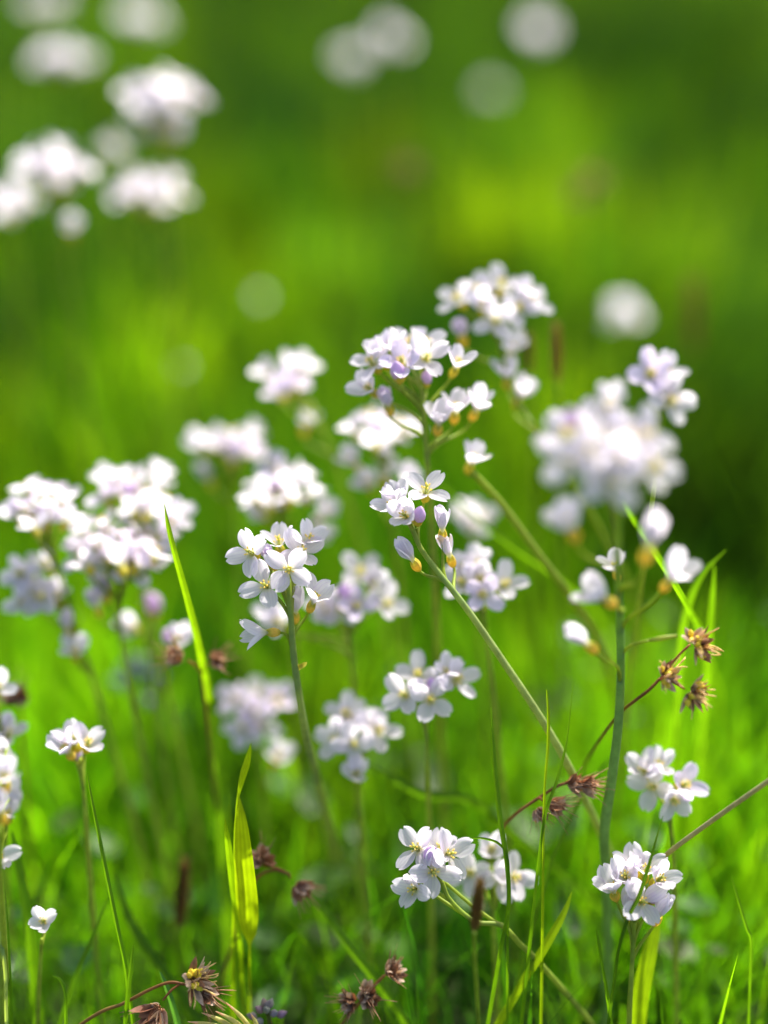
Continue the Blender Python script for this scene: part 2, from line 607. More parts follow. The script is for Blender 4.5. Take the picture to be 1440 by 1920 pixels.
def blades_mesh(name, x, y, h, w, lean, az, tint, m, segs=6, zbase=-0.003):
    n = len(x)
    s = np.linspace(0, 1, segs + 1)[None, :]
    lean = lean[:, None]; hh = h[:, None]
    droop = rng.uniform(0.5, 2.2, n)[:, None]
    run = lean * hh * (0.35 * s + 0.65 * s ** (1.6 + droop * 0.4))
    cz = hh * (s - 0.33 * lean * s ** 2.6)
    cx = x[:, None] + np.cos(az)[:, None] * run
    cy = y[:, None] + np.sin(az)[:, None] * run
    face = (az + np.pi / 2 + rng.uniform(-1.1, 1.1, n))[:, None] + rng.uniform(-1.2, 1.2, n)[:, None] * s
    prof = np.minimum(1.0, 0.75 + s) * (1 - s ** 2.2) ** 0.9 + 0.02
    hw = 0.5 * w[:, None] * prof
    fx, fy = np.cos(face), np.sin(face)
    fold = 0.45 * hw
    V = np.empty((n, segs + 1, 3, 3), np.float32)
    for j, sg in enumerate((-1, 0, 1)):
        V[:, :, j, 0] = cx + fx * hw * sg + (fy * fold if sg == 0 else 0)
        V[:, :, j, 1] = cy + fy * hw * sg - (fx * fold if sg == 0 else 0)
        V[:, :, j, 2] = cz + zbase
    nv = (segs + 1) * 3
    q = []
    for i in range(segs):
        for j in range(2):
            a = i * 3 + j
            q.append((a, a + 1, a + 4, a + 3))
    q = np.array(q)
    F = (q[None] + (np.arange(n) * nv)[:, None, None]).reshape(-1, 4)
    me = bpy.data.meshes.new(name)
    me.vertices.add(n * nv); me.vertices.foreach_set("co", V.ravel())
    me.loops.add(F.size); me.loops.foreach_set("vertex_index", F.ravel().astype(np.int32))
    me.polygons.add(len(F))
    me.polygons.foreach_set("loop_start", np.arange(0, F.size, 4, dtype=np.int32))
    me.polygons.foreach_set("loop_total", np.full(len(F), 4, np.int32))
    me.polygons.foreach_set("use_smooth", np.ones(len(F), bool))
    ca = me.color_attributes.new("tint", 'FLOAT_COLOR', 'POINT')
    T = np.ones((n, nv, 4), np.float32)
    T[:, :, :3] = tint[:, None, :]
    ca.data.foreach_set("color", T.ravel())
    me.materials.append(m)
    me.update(calc_edges=True)
    me.validate()
    return me


def scatter(n, y0, y1, p=1.0, margin=0.2):
    """even over the wedge of meadow the photo looks across, and past its edges"""
    y = y0 + (y1 - y0) * rng.random(n) ** p
    x = rng.uniform(-1, 1, n) * (0.36 * y + margin)
    return x, y


gx, gy, gh, gw, gl, ga = [], [], [], [], [], []
for (cnt, y0, y1, h0, h1, w0, w1, lean1) in (
        (620, 0.35, 0.47, 0.085, 0.16, 0.0006, 0.0013, 0.5),
        (5200, 0.40, 0.56, 0.03, 0.085, 0.0010, 0.0024, 0.7),
        (3100, 0.50, 0.62, 0.05, 0.115, 0.0011, 0.0026, 0.55),
        (4200, 0.56, 0.76, 0.09, 0.165, 0.0011, 0.0028, 0.45),
        (10600, 0.70, 1.05, 0.08, 0.18, 0.0013, 0.0036, 0.5),
        (15500, 0.9, 2.0, 0.08, 0.20, 0.0018, 0.0042, 0.6),
        (18000, 1.8, 5.0, 0.07, 0.20, 0.003, 0.007, 0.7),
        (4000, 4.5, 12.0, 0.10, 0.22, 0.008, 0.016, 0.7)):
    x, y = scatter(cnt, y0, y1, 0.8)
    gx.append(x); gy.append(y)
    clump = np.array([0.8 + 0.5 * noise.noise(Vector((a * 6, b * 5, 7))) for a, b in zip(x, y)])
    gh.append((h0 + (h1 - h0) * rng.random(cnt) ** 1.3) * clump)
    gw.append(rng.uniform(w0, w1, cnt)); gl.append(rng.uniform(0.08, lean1, cnt)); ga.append(rng.uniform(0, 2 * np.pi, cnt))
NPLAIN = sum(len(a) for a in gx)
clump_fac = []
for k in range(520):                     # tussocks of other grasses: some yellow green, some deep green, standing taller
    y0 = 0.72 + 3.4 * R.random() ** 1.1
    x0 = R.uniform(-1, 1) * (0.36 * y0 + 0.12)
    cnt, big = R.randint(40, 90), 0.6 + 0.5 * y0
    gx.append(rng.normal(x0, 0.016 * big, cnt)); gy.append(rng.normal(y0, 0.02 * big, cnt))
    gh.append(rng.uniform(0.6, 1.0, cnt) * R.uniform(0.13, 0.20) * (1 + 0.3 * min(max(y0 - 0.9, 0), 1))); gw.append(rng.uniform(0.0014, 0.0036, cnt) * (0.8 + 0.4 * y0))
    gl.append(rng.uniform(0.05, 0.45, cnt)); ga.append(rng.uniform(0, 2 * np.pi, cnt))
    fac = R.choice([(1.7, 1.45, 0.8), (1.5, 1.35, 1), (1.25, 1.2, 1), (0.55, 0.62, 1.4), (0.6, 0.7, 2.5), (0.5, 0.6, 1)])
    clump_fac.append(np.tile(np.array(fac, np.float32), (cnt, 1)))
gx, gy, gh, gw, gl, ga = map(np.concatenate, (gx, gy, gh, gw, gl, ga))
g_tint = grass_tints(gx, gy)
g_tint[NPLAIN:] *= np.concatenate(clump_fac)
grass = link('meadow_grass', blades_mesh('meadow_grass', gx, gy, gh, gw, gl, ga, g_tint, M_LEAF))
tag(grass, 'dense sunlit green meadow grass growing all around the flowers', 'grass', None, 'stuff')

hb = MB()
for i in range(700):
    y = 0.42 + 2.2 * R.random() ** 1.6
    x = R.uniform(-1, 1) * (0.33 * y + 0.08)
    s = R.uniform(0.004, 0.010) * (1 + 0.5 * (y > 1))
    z = R.uniform(0.008, 0.05)
    az = R.uniform(0, 6.28)
    d = Vector((math.cos(az), math.sin(az), R.uniform(-0.3, 0.7)))
    hb.scale_leaf(Vector((x, y, z)), d, Vector((0, 0, 1)), s * 2.2, s * 0.7, (0.05 * R.uniform(.7, 1.3), 0.115 * R.uniform(.7, 1.3), 0.018), None, 0.3, 5)
    hb.tube([Vector((x, y, z)), Vector((x + R.uniform(-.01, .01), y + R.uniform(-.01, .01), -0.003))], 0.0004, 4, (0.06, 0.11, 0.02), False)
tag(hb.build('ground_herbs', M_COVER), 'low broad leaved herbs growing between the grass roots', 'ground cover', None, 'stuff')

# ------------------------------------------------------------------ the cuckooflowers, front ones flower by flower
S = FOCUS
cuckooflower('sharpest white cuckooflower on an upright pale green stem, one drooping flower low on its side',
    [(541, 1085, S), (545, 1150, S), (552, 1240, S + .005), (572, 1370, S + .022), (600, 1480, S + .055), (622, 1580, S + .10)],
    [('open', 466, 1034, (-.45, .75, .75), 0, 1150), ('lilactube', 499, 1036, (-.1, .1, 1), 6, 1130, .75), ('cup', 522, 1012, (-.1, .1, 1), 8, 1150),
     ('cup', 580, 1008, (.35, .3, .9), 9, 1160), ('open', 566, 1032, (.35, .55, .8), 5, 1160), ('open', 541, 1068, (.05, .95, .5), -4, 1150),
     ('open', 496, 1096, (-.15, .75, .7), -3, 1165), ('half', 594, 1112, (.35, .1, .95), -1, 1195), ('tube', 556, 1128, (.1, -.1, 1), 8, 1200),
     ('half', 478, 1186, (-.98, .1, .05), 0, 1238), ('bud', 517, 1050, (.1, .2, 1), 3, 1140)],
    r=(0.0008, 0.0016), tint=(0.24, 0.33, 0.12), leaf_rows=((1262, 0.7),))
cuckooflower('sharp white cuckooflower leaning on a long slanting stem, two narrow tubes beside its head',
    [(772, 990, S), (790, 1030, S), (818, 1068, S), (845, 1102, S), (885, 1155, S + .002), (940, 1235, S + .004), (1010, 1340, S + .008), (1065, 1435, S + .016), (1120, 1548, S + .036), (1152, 1625, S + .07)],
    [('open', 800, 914, (.1, .35, .95), 2, 1020), ('cup', 733, 946, (-.6, .3, .8), 2, 1010), ('cup', 757, 965, (-.35, .75, .7), -3, 1015),
     ('bud', 787, 962, (.15, .15, 1), -2, 1025, 1.15), ('tube', 828, 974, (-.08, 0, 1), 0, 1092), ('tube', 836, 1024, (-.35, 0, 1), 5, 1112),
     ('tube', 763, 1034, (-.5, 0, .85), -1, 1094), ('cup', 745, 930, (-.3, 0, 1), 7, 1005)],
    r=(0.0008, 0.0014), tint=(0.28, 0.38, 0.13), spread=0.9)
C_ = 0.507
cuckooflower('upright white cuckooflower with a broad flat head of many open flowers and yellow calyces',
    [(790, 735, C_), (796, 800, C_ + .002), (802, 880, C_ + .006), (808, 970, C_ + .014), (815, 1100, C_ + .03)],
    [('open', 694, 676, (-.5, .4, .85), 0), ('cup', 735, 648, (-.2, .15, 1), 5), ('open', 770, 638, (0, .2, 1), 9), ('open', 800, 640, (.2, .25, 1), 8),
     ('lilac', 752, 674, (-.2, .5, .8), -5), ('open', 800, 668, (.1, .75, .75), -4), ('cup', 860, 678, (.35, .2, .9), 0), ('cup', 715, 662, (-.3, .2, 1), 5),
     ('cup', 690, 726, (-.5, .5, .7), 2), ('lilactube', 724, 742, (-.2, .1, 1), 3), ('half', 826, 778, (.15, .1, 1), 0, 850), ('half', 856, 756, (.1, .1, 1), 5, 850),
     ('half', 898, 752, (.3, .1, 1), 9, 860), ('bud', 800, 705, (0, .1, 1), 2), ('bud', 745, 692, (-.2, .2, 1), -6, 770, 1.3)],
    r=(0.0008, 0.0014))
cuckooflower('pale lilac tinted cuckooflower head high behind the broad flat one, lower flowers trailing down',
    [(935, 640, .545), (955, 720, .545), (985, 775, .54), (1010, 810, .54), (1090, 930, .56), (1170, 1080, .60), (1200, 1200, .65)],
    [('open', 855, 556, (-.5, .4, .8), 0), ('open', 895, 540, (-.1, .3, 1), 4), ('open', 940, 528, (.1, .3, 1), 8), ('cup', 985, 545, (.4, .3, .9), 4), ('open', 975, 575, (.4, .7, .7), -2),
     ('open', 930, 600, (0, .9, .6), -6), ('cup', 905, 570, (-.1, .6, .8), -4), ('lilactube', 862, 612, (-.25, .1, 1), 4), ('half', 962, 645, (.1, .2, 1), 4), ('half', 950, 695, (-.1, .3, 1), 0),
     ('half', 980, 730, (.3, .2, .9), 0), ('open', 1000, 560, (.5, .4, .8), 4)])
cuckooflower('single cuckooflower cupped on a thick yellow green stem slanting away behind the leaning one',
    [(885, 885, .52), (940, 945, .525), (1010, 1040, .53), (1070, 1120, .54), (1125, 1210, .56), (1155, 1300, .60), (1170, 1400, .64)],
    [('cup', 888, 858, (.35, .1, 1), 0, 895)], r=(0.0013, 0.0015), tint=(0.2, 0.28, 0.03), spread=0)
cuckooflower('blurred round white cuckooflower head directly behind the yellow calyces of the broad flat one',
    [(725, 870, .575), (735, 960, .58), (750, 1100, .6)], [('cup', 658, 862, (-.4, .4, .8), 0), ('cup', 690, 905, (-.2, .4, .8), 0), ('half', 725, 880, (.2, .3, 1), 0), ('half', 762, 895, (.4, .2, 1), -20)],
    head=(705, 800, 62, 32, 9, .1))
cuckooflower('small blurred cuckooflower head with lilac flowers, highest of those left of the broad flat one',
    [(590, 770, .60), (615, 830, .6), (640, 900, .61)], [('half', 575, 785, (.2, .2, 1), 0)], head=(537, 700, 52, 36, 7, .25))
cuckooflower('blurred cuckooflower head with a faint pink side, just below the small lilac one',
    [(440, 900, .62), (445, 1000, .63)], [('half', 372, 830, (-.4, .5, .8), 0), ('tube', 385, 886, (-.3, .2, 1), 0)], head=(435, 828, 62, 30, 7, .3))
cuckooflower('bright blurred cuckooflower head right above the sharpest white one',
    [(535, 1000, .575), (545, 1060, .58), (550, 1200, .6)], [('cup', 490, 965, (-.3, .5, .8), -5), ('cup', 600, 1000, (.4, .4, .8), 0), ('half', 610, 955, (.5, .2, .9), 0)],
    head=(530, 908, 66, 44, 10, .08))
cuckooflower('outermost cuckooflower of the big pale bank, lilac flowers over scattered lower ones',
    [(95, 1020, .55), (115, 1090, .55), (150, 1200, .56), (190, 1330, .57)],
    [('open', 35, 1075, (-.4, .8, .6), -4), ('open', 75, 1120, (-.1, .9, .5), -5), ('cup', 40, 1130, (-.4, .6, .7), -3), ('cup', 50, 1080, (-.4, .5, .8), 0), ('cup', 85, 1055, (-.1, .5, .8), 0), ('open', 60, 1110, (-.4, .7, .7), -3), ('half', 105, 1110, (.1, .4, .9), 0), ('tube', 125, 1165, (.1, .1, 1), 0), ('half', 140, 1215, (.1, .4, .9), 0)],
    head=(82, 945, 62, 50, 10, .15))
cuckooflower('tallest cuckooflower of the big pale bank, its rounded head behind the bright grass blade tip',
    [(255, 1000, .565), (262, 1080, .57), (285, 1250, .58)], [], head=(255, 918, 74, 48, 13, .1))
cuckooflower('widest cuckooflower of the big pale bank, brilliant white and low in the middle of it',
    [(225, 1085, .545), (225, 1180, .55), (245, 1300, .56), (275, 1450, .57)],
    [('lilactube', 190, 1100, (-.2, .2, 1), 0), ('half', 195, 1080, (-.2, .4, 1), 0), ('tube', 175, 1125, (-.2, .2, 1), 5), ('cup', 320, 980, (.5, .4, .8), 4), ('cup', 335, 965, (.5, .4, .8), 8), ('open', 150, 1040, (-.3, .8, .6), -4), ('open', 250, 1062, (.1, .9, .5), -6), ('cup', 290, 1040, (.4, .7, .7), -3)],
    head=(225, 1018, 104, 48, 16, .1))
cuckooflower('low cuckooflower with single round buds and half open flowers under the pale bank',
    [(285, 1135, .58), (290, 1200, .58), (320, 1330, .59)],
    [('bud', 283, 1127, (0, .3, 1), 0, None, 2.0), ('half', 243, 1175, (-.2, .8, .6), 0), ('half', 335, 1195, (.5, .6, .7), -35), ('bud', 318, 1190, (-.3, .5, .7), -30, None, 1.7)])
D_ = 0.405
cuckooflower('nearest cuckooflower, a large soft head on the thick bluish green stem hung with side flowers',
    [(1145, 935, D_), (1155, 990, D_ + .012), (1160, 1095, .455), (1164, 1230, .476), (1160, 1350, .486), (1147, 1460, .494), (1133, 1560, .502), (1136, 1640, .512)],
    [('open', 1061, 812, (-.4, .4, .9), 6), ('open', 1100, 793, (-.2, .3, 1), 10), ('cup', 1140, 794, (0, .3, 1), 12), ('open', 1179, 816, (.3, .5, .8), 4), ('open', 1065, 860, (-.5, .7, .7), -2),
     ('open', 1109, 843, (-.1, .8, .7), -4), ('cup', 1157, 856, (.1, .8, .6), -4), ('open', 1228, 874, (.6, .5, .7), 0), ('open', 1149, 900, (0, .95, .4), -6),
     ('half', 1066, 972, (-.3, .2, .9), 8, 1080), ('tube', 1222, 995, (.12, -.05, 1), 16, 1120, 1.22), ('cup', 1145, 748, (0, .5, .9), 12, None, .7), ('bud', 1070, 780, (-.3, .2, 1), -4),
     ('half', 1268, 1068, (.4, .1, .9), 40, 1185), ('half', 1150, 1056, (-.35, .05, 1), 62, 1110, .8), ('half', 1118, 1110, (-.75, .2, .7), 34, 1150), ('tube', 1085, 1192, (-.7, .1, .75), 42, 1285), ('open', 1215, 815, (.5, .4, .8), 6), ('bare', 1246, 1196, (.9, .1, .25), 62, 1230)],
    r=(0.0010, 0.0018), tint=G_STEM_BLUE, spread=0.3, fs=1.08)
cuckooflower('two lilac flowered cuckooflower standing apart above the nearest large head',
    [(1240, 780, .445), (1235, 850, .46), (1215, 1000, .5), (1190, 1200, .54)],
    [('lilac', 1220, 698, (-.2, .7, .7), 0), ('open', 1248, 690, (.3, .4, .9), 4), ('open', 1262, 750, (.4, .8, .6), -2), ('cup', 1245, 735, (0, .6, .8), 2)])
cuckooflower('single faint cuckooflower blurred between the leaning stem and the nearest large head',
    [(888, 1000, .60), (895, 1080, .61)], [('cup', 870, 965, (-.2, .6, .8), 0), ('open', 900, 968, (.3, .6, .8), 0), ('cup', 885, 985, (.1, .8, .6), -4)])
cuckooflower('small cuckooflower with a violet tinged centre flower, just past the leaning stem',
    [(905, 1140, .525), (915, 1220, .53), (930, 1350, .54)],
    [('open', 948, 1092, (.3, .6, .8), -2), ('lilac', 905, 1115, (-.05, .9, .5), -6), ('cup', 870, 1065, (-.3, .4, .9), 6), ('cup', 895, 1055, (0, .3, 1), 8), ('open', 865, 1090, (-.4, .6, .8), 0), ('cup', 900, 1085, (.1, .5, .9), 2)])
cuckooflower('loose low cuckooflower head right beside the sharpest white one, a pink bud in its middle',
    [(655, 1165, .545), (660, 1230, .55), (665, 1350, .56)],
    [('open', 675, 1068, (0, .5, .9), 4), ('cup', 700, 1090, (.2, .6, .8), 2), ('open', 728, 1130, (.5, .7, .7), -2), ('open', 640, 1140, (-.1, .8, .6), -3), ('cup', 603, 1130, (-.4, .5, .8), 0), ('lilac', 668, 1135, (.1, .7, .7), -4),
     ('cup', 615, 1150, (-.3, .6, .7), 0), ('bud', 645, 1105, (0, .3, 1), -3, None, 1.3), ('cup', 520, 1165, (-.4, .5, .8), 6), ('half', 505, 1150, (-.5, .2, .9), 8)])
cuckooflower('dim greyish lilac cuckooflower head low under the sharpest white one, left of its stem',
    [(485, 1400, .585), (490, 1450, .59), (495, 1520, .6)],
    [('lilac', 440, 1310, (-.4, .5, .8), 0), ('open', 480, 1300, (0, .4, .9), 4), ('lilac', 520, 1312, (.4, .5, .8), 2), ('lilac', 455, 1365, (-.2, .8, .6), -4), ('open', 490, 1360, (.2, .8, .6), -4), ('lilac', 480, 1335, (0, .8, .6), -2), ('half', 522, 1415, (.3, .3, .9), -10)])
cuckooflower('five flowered cuckooflower with a single flower hanging below, low beside the pale stem',
    [(672, 1440, .53), (675, 1500, .535), (680, 1580, .54)],
    [('open', 648, 1335, (-.1, .4, .9), 4), ('open', 712, 1368, (.4, .5, .8), 0), ('cup', 690, 1362, (.1, .5, .8), 2), ('open', 625, 1386, (-.5, .6, .8), 0), ('open', 662, 1395, (0, .9, .6), -5), ('half', 668, 1445, (0, .5, .9), -3), ('cup', 660, 1345, (0, .2, 1), 6)])
cuckooflower('tidy low cuckooflower of four open flowers round a lilac bud',
    [(798, 1335, .512), (800, 1400, .517), (803, 1500, .525)],
    [('open', 783, 1262, (-.1, .5, .9), 3), ('open', 860, 1272, (.5, .6, .8), 1), ('open', 755, 1302, (-.5, .7, .7), -1), ('open', 808, 1312, (.1, .9, .6), -4), ('bud', 808, 1280, (0, .3, 1), 0), ('cup', 840, 1258, (.3, .2, 1), 4)])
cuckooflower('low cuckooflower of four flowers with one lilac face, near the dry slanting stalk',
    [(1255, 1530, .508), (1262, 1600, .512), (1265, 1680, .517)],
    [('cup', 1236, 1432, (-.1, .3, 1), 3), ('open', 1222, 1475, (-.4, .8, .6), 0), ('lilac', 1288, 1470, (.4, .7, .7), 0), ('cup', 1266, 1502, (.05, .95, .3), -3), ('cup', 1205, 1440, (-.4, .3, 1), 3)])
cuckooflower('sharp low cuckooflower with bluish shaded petals on a stem kinked behind the dark grass spike',
    [(828, 1655, .488), (840, 1682, .488), (868, 1712, .489), (898, 1730, .490), (940, 1735, .492), (975, 1770, .496), (1020, 1815, .502)],
    [('open', 778, 1588, (-.45, .55, .8), 0), ('open', 846, 1600, (.45, .6, .7), 0), ('cup', 824, 1588, (.05, .3, 1), 4), ('open', 813, 1636, (.05, .85, .6), -4), ('cup', 772, 1668, (-.4, .75, .55), -4, 1690), ('bud', 808, 1598, (0, .2, 1), -2, None, 1.3), ('bud', 784, 1634, (-.2, .3, 1), 1, None, .9)],
    r=(0.0007, 0.0010))
cuckooflower('soft three flowered cuckooflower crossed by a green grass blade',
    [(925, 1680, .515), (925, 1740, .52), (930, 1830, .53)],
    [('cup', 922, 1590, (0, .5, .9), 3), ('open', 880, 1636, (-.3, .7, .7), 0), ('open', 940, 1648, (.1, .8, .6), -2), ('open', 968, 1645, (.4, .7, .7), -3)])
cuckooflower('sharp low cuckooflower crowded with upright white petals, crossed by a slanting blade',
    [(1190, 1730, .484), (1186, 1790, .487), (1182, 1860, .491), (1178, 1940, .496)],
    [('half', 1146, 1656, (-.3, .05, 1), 1, 1770), ('cup', 1172, 1640, (-.2, .5, .9), 2, 1770), ('half', 1188, 1615, (-.15, .1, 1), 7), ('cup', 1212, 1628, (.05, .1, 1), 4), ('cup', 1240, 1646, (.35, .5, .85), 0, 1780),
     ('open', 1205, 1690, (.05, .7, .75), -4, 1770), ('tube', 1244, 1702, (.3, .05, 1), -2, 1800), ('bud', 1224, 1680, (.1, .2, 1), 0), ('tube', 1180, 1694, (-.1, .1, 1), 2, 1790)])
cuckooflower('tiny single white cuckooflower facing up low in the grass, alone',
    [(78, 1760, .496), (76, 1800, .5), (72, 1880, .508)], [('cup', 80, 1726, (0, .75, .75), 0, 1775, .85)], r=(0.0006, 0.0008))
cuckooflower('two flowered cuckooflower crossed by the tip of a thin dark blade',
    [(152, 1440, .502), (158, 1500, .506), (165, 1600, .515)], [('half', 118, 1398, (-.3, .3, .9), 0, 1475), ('cup', 166, 1390, (.3, .35, .9), 0, 1475), ('cup', 138, 1385, (-.1, .2, 1), 4), ('bud', 144, 1412, (0, .2, 1), 8)])
cuckooflower('cuckooflower cut off by the picture edge, stacked white flowers with an orange calyx',
    [(-4, 1530, .445), (0, 1600, .455), (4, 1700, .47)], [('cup', 14, 1372, (.2, .4, .9), 82), ('cup', -4, 1362, (-.1, .4, .9), 84), ('half', 8, 1450, (.1, .2, 1), 6), ('cup', 16, 1490, (.2, .7, .7), 76), ('cup', 0, 1415, (-.1, .6, .8), 72), ('half', -6, 1510, (-.1, .2, 1), 0), ('half', 14, 1520, (.2, .3, .9), 70)])
cuckooflower('small cuckooflower peeping in above the stacked one at the picture edge',
    [(-2, 1320, .52), (2, 1400, .53), (5, 1500, .54)], [('cup', -4, 1285, (.2, .5, .9), 0)])
cuckooflower('white petal tip of a cuckooflower peeping in low at the picture edge',
    [(-4, 1640, .497), (-2, 1720, .5), (0, 1800, .505)], [('cup', -4, 1606, (.6, .4, .7), 0)])

# those blurred behind
cuckooflower('big blurred cuckooflower head with a fainter lower tier, far behind and highest of its cluster',
    [(308, 260, .74), (312, 330, .75), (320, 450, .77)], [('lilac', 285, 245, (-.2, .4, .8), 0), ('lilac', 325, 250, (.3, .4, .8), 0), ('lilactube', 305, 235, (0, .2, 1), 0)], head=(305, 178, 72, 44, 15, .1))
cuckooflower('big blurred cuckooflower head, brightest of the far cluster, one round flower hanging below',
    [(110, 375, .70), (120, 440, .71), (135, 560, .73)], [('half', 133, 420, (.1, .5, .8), -10)], head=(100, 312, 62, 40, 14, .02))
cuckooflower('flat blurred cuckooflower head at the lower corner of the far cluster',
    [(285, 400, .76), (288, 470, .77), (295, 560, .79)], [], head=(282, 352, 68, 30, 12, .05))
cuckooflower('dim blurred cuckooflower half hidden behind the brightest head of the far cluster',
    [(30, 420, .78), (35, 500, .8)], [], head=(22, 372, 45, 26, 7, .3))
cuckooflower('faint round cuckooflower between the two big heads of the far cluster',
    [(212, 310, .85), (215, 380, .87)], [('cup', 205, 275, (-.2, .5, .9), 0), ('cup', 220, 285, (.2, .5, .9), 0)])
cuckooflower('grey blurred cuckooflower head beyond the far cluster, its middle whiter',
    [(112, 150, .95), (115, 220, .97)], [('cup', 165, 115, (.4, .4, .9), 0)], head=(105, 105, 45, 18, 12, .05))
cuckooflower('grey blurred cuckooflower head cut by the top of the picture, wider one',
    [(255, 65, 1.08), (258, 120, 1.1)], [], head=(258, 32, 38, 12, 9, .05))
cuckooflower('grey blurred cuckooflower head cut by the top of the picture, nearer the corner',
    [(80, 30, 1.1), (82, 90, 1.12)], [], head=(82, 2, 34, 10, 7, .05))
cuckooflower('soft grey disc of a far cuckooflower, lower of the overlapping pair',
    [(655, 145, 1.25), (657, 200, 1.27)], [], head=(662, 105, 24, 20, 7, .05))
cuckooflower('soft white disc of a far cuckooflower, upper of the overlapping pair',
    [(728, 100, 1.2), (730, 160, 1.22)], [], head=(732, 66, 20, 18, 9, .0))
cuckooflower('soft grey disc of a far cuckooflower standing alone near the top edge',
    [(1008, 95, 1.25), (1010, 150, 1.27)], [], head=(1008, 55, 25, 18, 8, .05))
cuckooflower('faintest far cuckooflower disc, under the one alone near the top edge',
    [(922, 200, 1.35), (924, 250, 1.37)], [('cup', 918, 165, (0, .4, .9), 0), ('cup', 930, 175, (.2, .4, .9), 0), ('cup', 910, 175, (-.2, .4, .9), 0)])
cuckooflower('bright egg shaped blur of a cuckooflower alone above the two lilac flowers',
    [(1172, 605, .90), (1174, 660, .91)], [], head=(1170, 580, 17, 19, 9, .0))
cuckooflower('faint green blurred cuckooflower disc high above the small lilac head',
    [(490, 595, 1.0), (492, 640, 1.01)], [('half', 489, 560, (0, .5, .9), 0, None, .75)])

cuckooflower('faintest green grey cuckooflower disc, beyond the head with a pink side',
    [(342, 720, .92), (344, 780, .94)], [('half', 340, 690, (.1, .5, .9), 0, None, .65)])

# ------------------------------------------------------------------ single grass blades one can tell apart
def blade(label, pts, tint, fold=0.3, twist=0.0, ground=True, tip=None, group='single grass blades', spread=0.4, name='grass_shoot', cat='grass shoot', mat=None, build=True):
    """pts: (px, row, depth, width in pixels) from the tip down"""
    P = [at(p[0], p[1], p[2]) for p in pts]
    W = [p[3] * KPX * p[2] for p in pts]
    if ground:
        Q = to_ground(P, spread)
        W += [W[-1]] * (len(Q) - len(P))
        P = Q
    n = 8
    C = catmull(P, n)
    Wc = catmull([Vector((w, 0, 0)) for w in W], n)
    base = C[-1].copy()
    vs, fs, ts = [], [], []
    for i, c in enumerate(C):
        t = (C[min(i + 1, len(C) - 1)] - C[max(i - 1, 0)]).normalized()
        view = (c - CC).normalized()
        side = t.cross(view).normalized()
        side = Quaternion(t, 0.25 + twist * i / len(C)) @ side
        nrm = side.cross(t)
        w = max(Wc[i].x, 0.0001) * 0.5
        k = i / len(C)
        for j in (-1, -0.75, -0.5, -0.25, 0, 0.25, 0.5, 0.75, 1):
            vein = 0.86 if (abs(j) * 4) % 2 else 1.1
            vs.append(c - base + side * (w * j) + nrm * (fold * w * (abs(j) - 0.5)))
            ts.append(tuple(a * vein for a in tint))
    for i in range(len(C) - 1):
        for j in range(8):
            a = i * 9 + j
            fs.append((a, a + 1, a + 10, a + 9))
    b = MB()
    b.add(vs, fs, ts)
    o = b.build(name, mat or M_LEAF)
    o.location = base
    return tag(o, label, cat, group)


YG, MG, DG = (0.13, 0.20, 0.005), (0.075, 0.16, 0.006), (0.045, 0.10, 0.006)
blade('tall bright blade arching up before the pale bank of flowers, its tip sharp',
      [(308, 945, .484, 1), (316, 990, .485, 9), (328, 1040, .488, 11), (350, 1120, .497, 13), (372, 1210, .512, 14), (390, 1310, .545, 13), (405, 1440, .59, 11)], (0.10, 0.18, 0.005), 0.5, spread=0)
blade('short vivid yellow blade tip with a pinched lower end above the broad folded leaf',
      [(471, 1393, .480, 1), (464, 1425, .483, 12), (455, 1455, .486, 13), (447, 1490, .489, 6), (442, 1530, .492, 3), (440, 1600, .498, 5)], YG, 0.4)
blade('broad glowing leaf hanging down with a rounded end, dappled by small shadows',
      [(448, 1495, .476, 3), (452, 1540, .479, 22), (456, 1600, .485, 34), (460, 1660, .492, 41), (464, 1710, .498, 41), (467, 1748, .502, 28), (468, 1775, .506, 5), (468, 1830, .515, 3)], (0.15, 0.21, 0.004), 0.2)
blade('narrow yellow edged leaf standing tight beside the broad glowing one',
      [(422, 1535, .483, 2), (427, 1580, .488, 12), (436, 1660, .497, 13), (447, 1740, .507, 11), (455, 1840, .522, 6)], (0.11, 0.19, 0.005), 0.5)
blade('long thin blade running down under the two flowered plant',
      [(163, 1448, .486, 1), (172, 1500, .486, 5), (186, 1570, .486, 7), (202, 1650, .486, 8), (218, 1730, .487, 8), (233, 1800, .488, 8), (240, 1850, .49, 8)], MG, 0.7)
blade('stiff blade low in the corner crossed by the reddish rush stem',
      [(250, 1770, .484, 1), (245, 1815, .484, 7), (240, 1860, .485, 9), (234, 1930, .488, 9)], MG, 0.7)
blade('upright sharp blade rising left of the twisted pair and crossing the soft three flowered plant',
      [(921, 1325, .486, 1), (923, 1380, .486, 7), (928, 1450, .486, 9), (938, 1540, .486, 10), (950, 1620, .487, 9), (953, 1700, .489, 8), (935, 1800, .493, 8)], MG, 0.7)
blade('thin flowering grass stalk with a rough narrow tip, right in front of the leaning stem',
      [(1025, 1293, .484, 2), (1028, 1340, .484, 6), (1027, 1400, .484, 6), (1022, 1460, .485, 5), (1019, 1540, .486, 5), (1018, 1640, .488, 5), (1016, 1800, .494, 6)], YG, 0.9)
blade('fine blade crossing the rough tipped stalk at a slant over the brown rush head',
      [(1075, 1280, .489, 1), (1062, 1390, .488, 4), (1045, 1460, .487, 6), (1022, 1530, .486, 6), (1008, 1630, .488, 6), (990, 1800, .494, 7)], MG, 0.7)
blade('short pale blade with a slanting tip low beside the kinked stem',
      [(1072, 1672, .495, 2), (1058, 1710, .495, 11), (1035, 1752, .496, 16), (1005, 1802, .498, 17), (975, 1850, .501, 15)], YG, 0.35)
